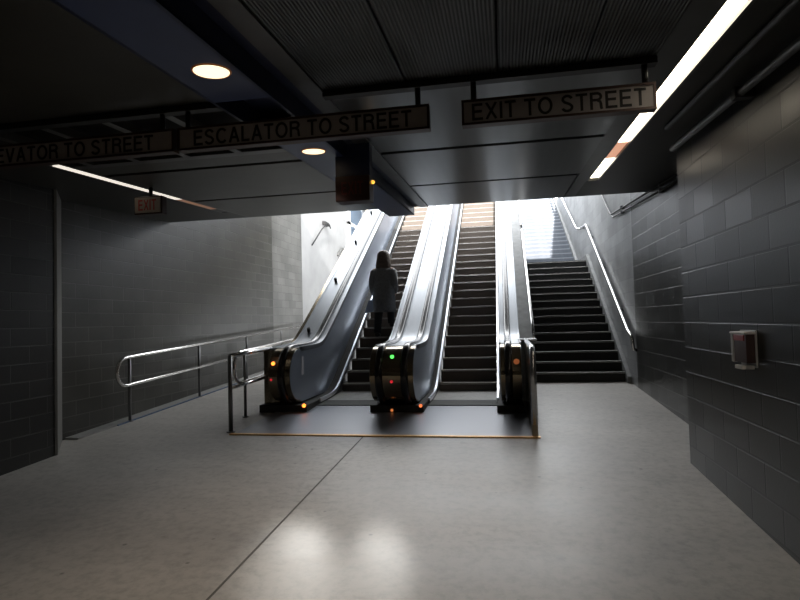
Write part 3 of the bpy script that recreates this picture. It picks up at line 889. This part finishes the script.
# ================================================================ PERSON climbing the left escalator, seen from behind
def skin_mesh(verts, edges, radii, sub=2, root=0):
    me = bpy.data.meshes.new('sk'); me.from_pydata(verts, edges, [])
    o = bpy.data.objects.new('sk', me); COL.objects.link(o)
    o.modifiers.new('s', 'SKIN'); sv = me.skin_vertices[0].data
    for i, r in enumerate(radii):
        sv[i].radius = (r, r) if not isinstance(r, tuple) else r
        sv[i].use_root = (i == root)
    m = o.modifiers.new('u', 'SUBSURF'); m.levels = sub; m.render_levels = sub
    bpy.context.view_layer.update()
    out = bpy.data.meshes.new_from_object(o.evaluated_get(bpy.context.evaluated_depsgraph_get()))
    bpy.data.objects.remove(o); bpy.data.meshes.remove(me)
    return out


def mesh_part(me, name, m, parent, loc=(0, 0, 0)):
    me.materials.clear(); me.materials.append(m); me.name = name
    for p_ in me.polygons: p_.use_smooth = True
    o = bpy.data.objects.new(name, me); COL.objects.link(o); o.parent = parent; o.location = loc
    return o


PX, PY = -2.12, 9.83
ZA, ZB = Z0 + TR * 5, Z0 + TR * 6          # treads under the trailing and the leading foot
YA, YB = Y0 + TT * 5 - 0.0, Y0 + TT * 6
ps = thing('person', (PX, PY, ZA), 'person in a long dark coat with long brown hair walking up the left escalator', 'person')
hip = Vector((PX, PY + .03, ZA + .80))
def rel(v): return tuple(Vector(v) - Vector((PX, PY, ZA)))
V = []; E_ = []; Rr = []
def vert(p, r, par=None):
    V.append(rel(p)); Rr.append(r)
    if par is not None: E_.append((par, len(V) - 1))
    return len(V) - 1
pel = vert(hip, (.135, .10))
wai = vert(hip + Vector((0, .03, .16)), (.115, .085), pel)
che = vert(hip + Vector((0, .06, .36)), (.145, .095), wai)
nk0 = vert(hip + Vector((0, .07, .455)), (.07, .06), che)
nk1 = vert(hip + Vector((0, .085, .52)), .048, nk0)
hd0 = vert(hip + Vector((0, .10, .575)), (.062, .072), nk1)
hd1 = vert(hip + Vector((0, .105, .635)), (.07, .085), hd0)
hd2 = vert(hip + Vector((0, .10, .69)), (.05, .062), hd1)
# legs: left trails on the lower step, right is bent on the upper one
for sx, fy, fzv, ky, kz in ((-1, YA + .10, ZA, .02, .40), (1, YB + .09, ZB, .19, .53)):
    hx = PX + sx * .085
    h_ = vert((hx, hip.y, hip.z - .05), .088, pel)
    k_ = vert((hx + sx * .012, PY + ky, ZA + kz), .058, h_)
    c_ = vert((hx + sx * .012, (PY + ky + fy) / 2 - .015, (ZA + kz + fzv) / 2 + .03), .05, k_)
    a_ = vert((hx + sx * .012, fy - .04, fzv + .075), .036, c_)
    b_ = vert((hx + sx * .016, fy + .03, fzv + .042), .036, a_)
    t_ = vert((hx + sx * .025, fy + .13, fzv + .028), .026, b_)
hands = []
for sx in (-1, 1):
    sh = vert(hip + Vector((sx * .165, .06, .385)), .062, che)
    el = vert(hip + Vector((sx * .205, .02 if sx < 0 else -.02, .15)), .045, sh)
    wr = vert(hip + Vector((sx * (.20 if sx < 0 else .185), .10 if sx < 0 else .13, -.045 if sx < 0 else .0)), .027, el)
    pl = vert(hip + Vector((sx * (.20 if sx < 0 else .18), .125 if sx < 0 else .165, -.095 if sx < 0 else -.035)), (.032, .02), wr)
    hands.append((sx, Vector(V[pl]), Vector(V[pl]) - Vector(V[wr])))
body = skin_mesh(V, E_, Rr, 2, pel)
# fingers and thumb: short chains rooted in each palm
bm = bmesh.new(); bm.from_mesh(body)
for sx, pc, d in hands:
    d = d.normalized(); side = Vector((0, 1, 0)); side = (side - d * side.dot(d)).normalized(); inn = Vector((-sx, 0, 0))
    for k, (off, ln) in enumerate(((-.024, .062), (-.008, .072), (.008, .068), (.023, .052))):
        a = pc + side * off + d * .008
        fm = skin_mesh([tuple(a), tuple(a + d * ln * .5), tuple(a + d * ln * .8 + inn * .014), tuple(a + d * ln * .95 + inn * .03)], [(0, 1), (1, 2), (2, 3)], [.0095, .0085, .008, .0065], 1)
        bm.from_mesh(fm); bpy.data.meshes.remove(fm)
    a = pc + side * .022 - d * .015
    fm = skin_mesh([tuple(a), tuple(a + side * .024 + d * .02 + inn * .008), tuple(a + side * .026 + d * .045 + inn * .018)], [(0, 1), (1, 2)], [.011, .0095, .008], 1)
    bm.from_mesh(fm); bpy.data.meshes.remove(fm)
# nose and ears on the head
hc = Vector(V[hd1])
for c, r in ((hc + Vector((0, .088, -.012)), (.012, .018, .02)), (hc + Vector((-.075, .0, -.01)), (.012, .018, .028)), (hc + Vector((.075, .0, -.01)), (.012, .018, .028)), (hc + Vector((0, .082, -.045)), (.022, .008, .007))):
    bmesh.ops.create_uvsphere(bm, u_segments=10, v_segments=8, radius=1, matrix=Matrix.Translation(c) @ Matrix.Diagonal((*r, 1)))
bm.to_mesh(body); bm.free()
bo = mesh_part(body, 'body', M['skin'], ps)
ey = MB()
for sx in (-1, 1): ey.ball(Vector((PX, PY, ZA)) + hc + Vector((sx * .028, .078, .008)), .012, .008, .008, 10, 8)
ey.build('eyes', M['white'], ps)


def loft(rings, seg=28, wob=0., caps=True):
    """rings: (centre, rx, ry) stacked; returns an MB"""
    s = MB(); vs = []; fs = []
    for i, (c, rx, ry) in enumerate(rings):
        for k in range(seg):
            q = 2 * math.pi * k / seg
            w_ = 1 + wob * math.sin(5 * q + .7) * i / len(rings) + wob * .6 * math.sin(9 * q + 2) * i / len(rings)
            vs.append(Vector(c) + Vector((rx * w_ * math.cos(q), ry * w_ * math.sin(q), 0)))
    for i in range(len(rings) - 1):
        for k in range(seg):
            fs.append((i * seg + k, i * seg + (k + 1) % seg, (i + 1) * seg + (k + 1) % seg, (i + 1) * seg + k))
    if caps:
        fs.append(tuple(range(seg))); fs.append(tuple((len(rings) - 1) * seg + k for k in range(seg))[::-1])
    s.add(vs, fs, True); return s


H = hip
coat = loft([(H + Vector((0, .075, .47)), .075, .07), (H + Vector((0, .07, .44)), .15, .095), (H + Vector((0, .06, .38)), .19, .12), (H + Vector((0, .05, .28)), .18, .125),
             (H + Vector((0, .03, .16)), .18, .125), (H + Vector((0, .02, .02)), .195, .145), (H + Vector((0, .02, -.12)), .205, .165), (H + Vector((.005, .03, -.28)), .2, .185), (H + Vector((.01, .03, -.36)), .192, .185)], 32, .035)
coat.build('coat', M['coat'], ps)
slv = MB()
for sx in (-1, 1):
    yy = (.02, .10) if sx < 0 else (-.02, .13)
    slv = MB().tube([H + Vector((sx * .15, .06, .40)), H + Vector((sx * .17, .055, .36)), H + Vector((sx * .195, .035, .25)), H + Vector((sx * .208, yy[0], .15)), H + Vector((sx * .208, (yy[0] + yy[1]) / 2, .05)), H + Vector((sx * (.201 if sx < 0 else .187), yy[1] - .005, -.03 if sx < 0 else .01))],
                     [.055, .075, .07, .062, .055, .046], 14)
    slv.build('sleeve', M['coat'], ps)
hair = MB(); hcw = Vector((PX, PY, ZA)) + hc
rings = [(hcw + Vector((0, -.01, .125)), .03, .03), (hcw + Vector((0, -.015, .108)), .075, .08), (hcw + Vector((0, -.02, .07)), .108, .108), (hcw + Vector((0, -.03, .02)), .118, .108), (hcw + Vector((0, -.04, -.05)), .125, .098),
         (hcw + Vector((0, -.055, -.12)), .135, .085), (hcw + Vector((0, -.065, -.19)), .14, .072), (hcw + Vector((0, -.07, -.25)), .12, .058), (hcw + Vector((.01, -.07, -.29)), .08, .04)]
loft(rings, 28, .05).build('hair', M['hair'], ps)
for sx, fy, fzv, ky, kz in ((-1, YA + .10, ZA, .02, .40), (1, YB + .09, ZB, .19, .53)):
    hx = PX + sx * .085
    K_ = Vector((hx + sx * .012, PY + ky, ZA + kz)); A_ = Vector((hx + sx * .012, fy - .04, fzv + .075))
    MB().tube([(hx, hip.y, hip.z - .12), (Vector((hx, hip.y, hip.z - .12)) + K_) / 2, K_, (K_ + A_) / 2 + Vector((0, -.015, 0)), A_ + Vector((0, 0, .0))], [.1, .088, .072, .066, .058], 14).build('trouser_leg', M['trouser'], ps)
    x = hx + sx * .018
    s = MB()
    s.tube([(x, fy - .085, fzv + .045), (x, fy - .04, fzv + .05), (x, fy + .04, fzv + .043), (x + sx * .006, fy + .12, fzv + .033), (x + sx * .008, fy + .165, fzv + .026)], [.03, .044, .043, .036, .02], 12)
    for v in s.v: v.z = max(v.z, fzv + .002)
    s.build('shoe', M['shoe'], ps)
# pale bag hanging from the left hand
bp = Vector((PX, PY, ZA)) + hands[0][1] + Vector((-.022, -.03, 0))
t = thing('handbag', bp + Vector((-.03, .02, -.26)), 'small pale blue bag in the left hand of the person', 'bag')
MB().hexa([bp + Vector(v) for v in ((-.14, -.06, -.27), (.04, -.06, -.24), (.04, .06, -.24), (-.14, .06, -.27), (-.07, -.035, -.05), (.035, -.035, -.02), (.035, .045, -.02), (-.07, .045, -.05))]).build('pouch', M['bag'], t)
MB().tube([bp + Vector((-.03, .01, -.06)), bp + Vector((-.015, .01, -.02)), bp + Vector((.01, .01, -.015)), bp + Vector((.035, .01, -.04))], .006, 6).build('strap', M['bag'], t)

# ================================================================ LIGHT
W = bpy.data.worlds.new('World'); SC.world = W; W.use_nodes = True
nt = W.node_tree; bg = nt.nodes['Background']
bg.inputs['Color'].default_value = (.95, .975, 1.0, 1); bg.inputs['Strength'].default_value = 6.5

sd = bpy.data.lights.new('sun', 'SUN'); sd.energy = 11.0; sd.angle = math.radians(1.2); sd.color = (1, .98, .95)
so = bpy.data.objects.new('sun', sd); COL.objects.link(so)
so.rotation_euler = Vector((-.14, 1.0, -.55)).to_track_quat('-Z', 'Y').to_euler()
so.location = (4, 0, 12)

# two added spot lamps standing in for sun bounced off wall and deck
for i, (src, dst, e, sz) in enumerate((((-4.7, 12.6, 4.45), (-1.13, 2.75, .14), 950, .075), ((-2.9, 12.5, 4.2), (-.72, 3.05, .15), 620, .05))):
    ld = bpy.data.lights.new('bounce_spot', 'SPOT'); ld.energy = e; ld.spot_size = sz; ld.spot_blend = 1.; ld.shadow_soft_size = .08; ld.color = (1, .97, .92)
    lo = bpy.data.objects.new('bounce_spot', ld); COL.objects.link(lo); lo.location = src
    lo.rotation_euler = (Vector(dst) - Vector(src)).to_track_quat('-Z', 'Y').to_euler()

# portal over the open shaft helps the sky light find its way in
pd = bpy.data.lights.new('shaft_portal', 'AREA'); pd.shape = 'RECTANGLE'; pd.size = 6.7 * K; pd.size_y = 14.2 * K; pd.cycles.is_portal = True
po = bpy.data.objects.new('shaft_portal', pd); COL.objects.link(po); po.location = (-1.5, 18.3, 6.55)

# ================================================================ CAMERA
cd = bpy.data.cameras.new('camera'); cd.sensor_width = 36; cd.lens = 565 * 36 / 800; cd.clip_start = .05; cd.clip_end = 200
co = bpy.data.objects.new('camera', cd); COL.objects.link(co)
Yv = Vector((505 - 400, 300 - 318, 565)).normalized(); tv = Vector((1, .027, 0)).normalized()
Zv = Yv.cross(tv).normalized()
if Zv.y < 0: Zv = -Zv
Xv = Zv.cross(Yv)
if Xv.x < 0: Xv = -Xv
rot = Matrix(((Xv.x, Xv.y, -Xv.z), (Yv.x, Yv.y, -Yv.z), (Zv.x, Zv.y, -Zv.z)))
co.location = (0, 0, 1.5); co.rotation_euler = rot.to_euler()
SC.camera = co

# ---------------------------------------------------------------- drafting units -> metres
done = set()
for o in list(SC.objects):
    o.location = Vector(o.location) * K
    if o.type == 'MESH' and o.data.name not in done:
        done.add(o.data.name); o.data.transform(Matrix.Scale(K, 4))
vs = SC.view_settings
SC.display_settings.display_device = 'sRGB'
vs.view_transform = 'Standard'; vs.look = 'None'; vs.exposure = .28; vs.gamma = 1.; vs.use_curve_mapping = False
SC.cycles.use_denoising = True
SC.cycles.max_bounces = 10; SC.cycles.diffuse_bounces = 6; SC.cycles.glossy_bounces = 6
SC.cycles.sample_clamp_indirect = 6.
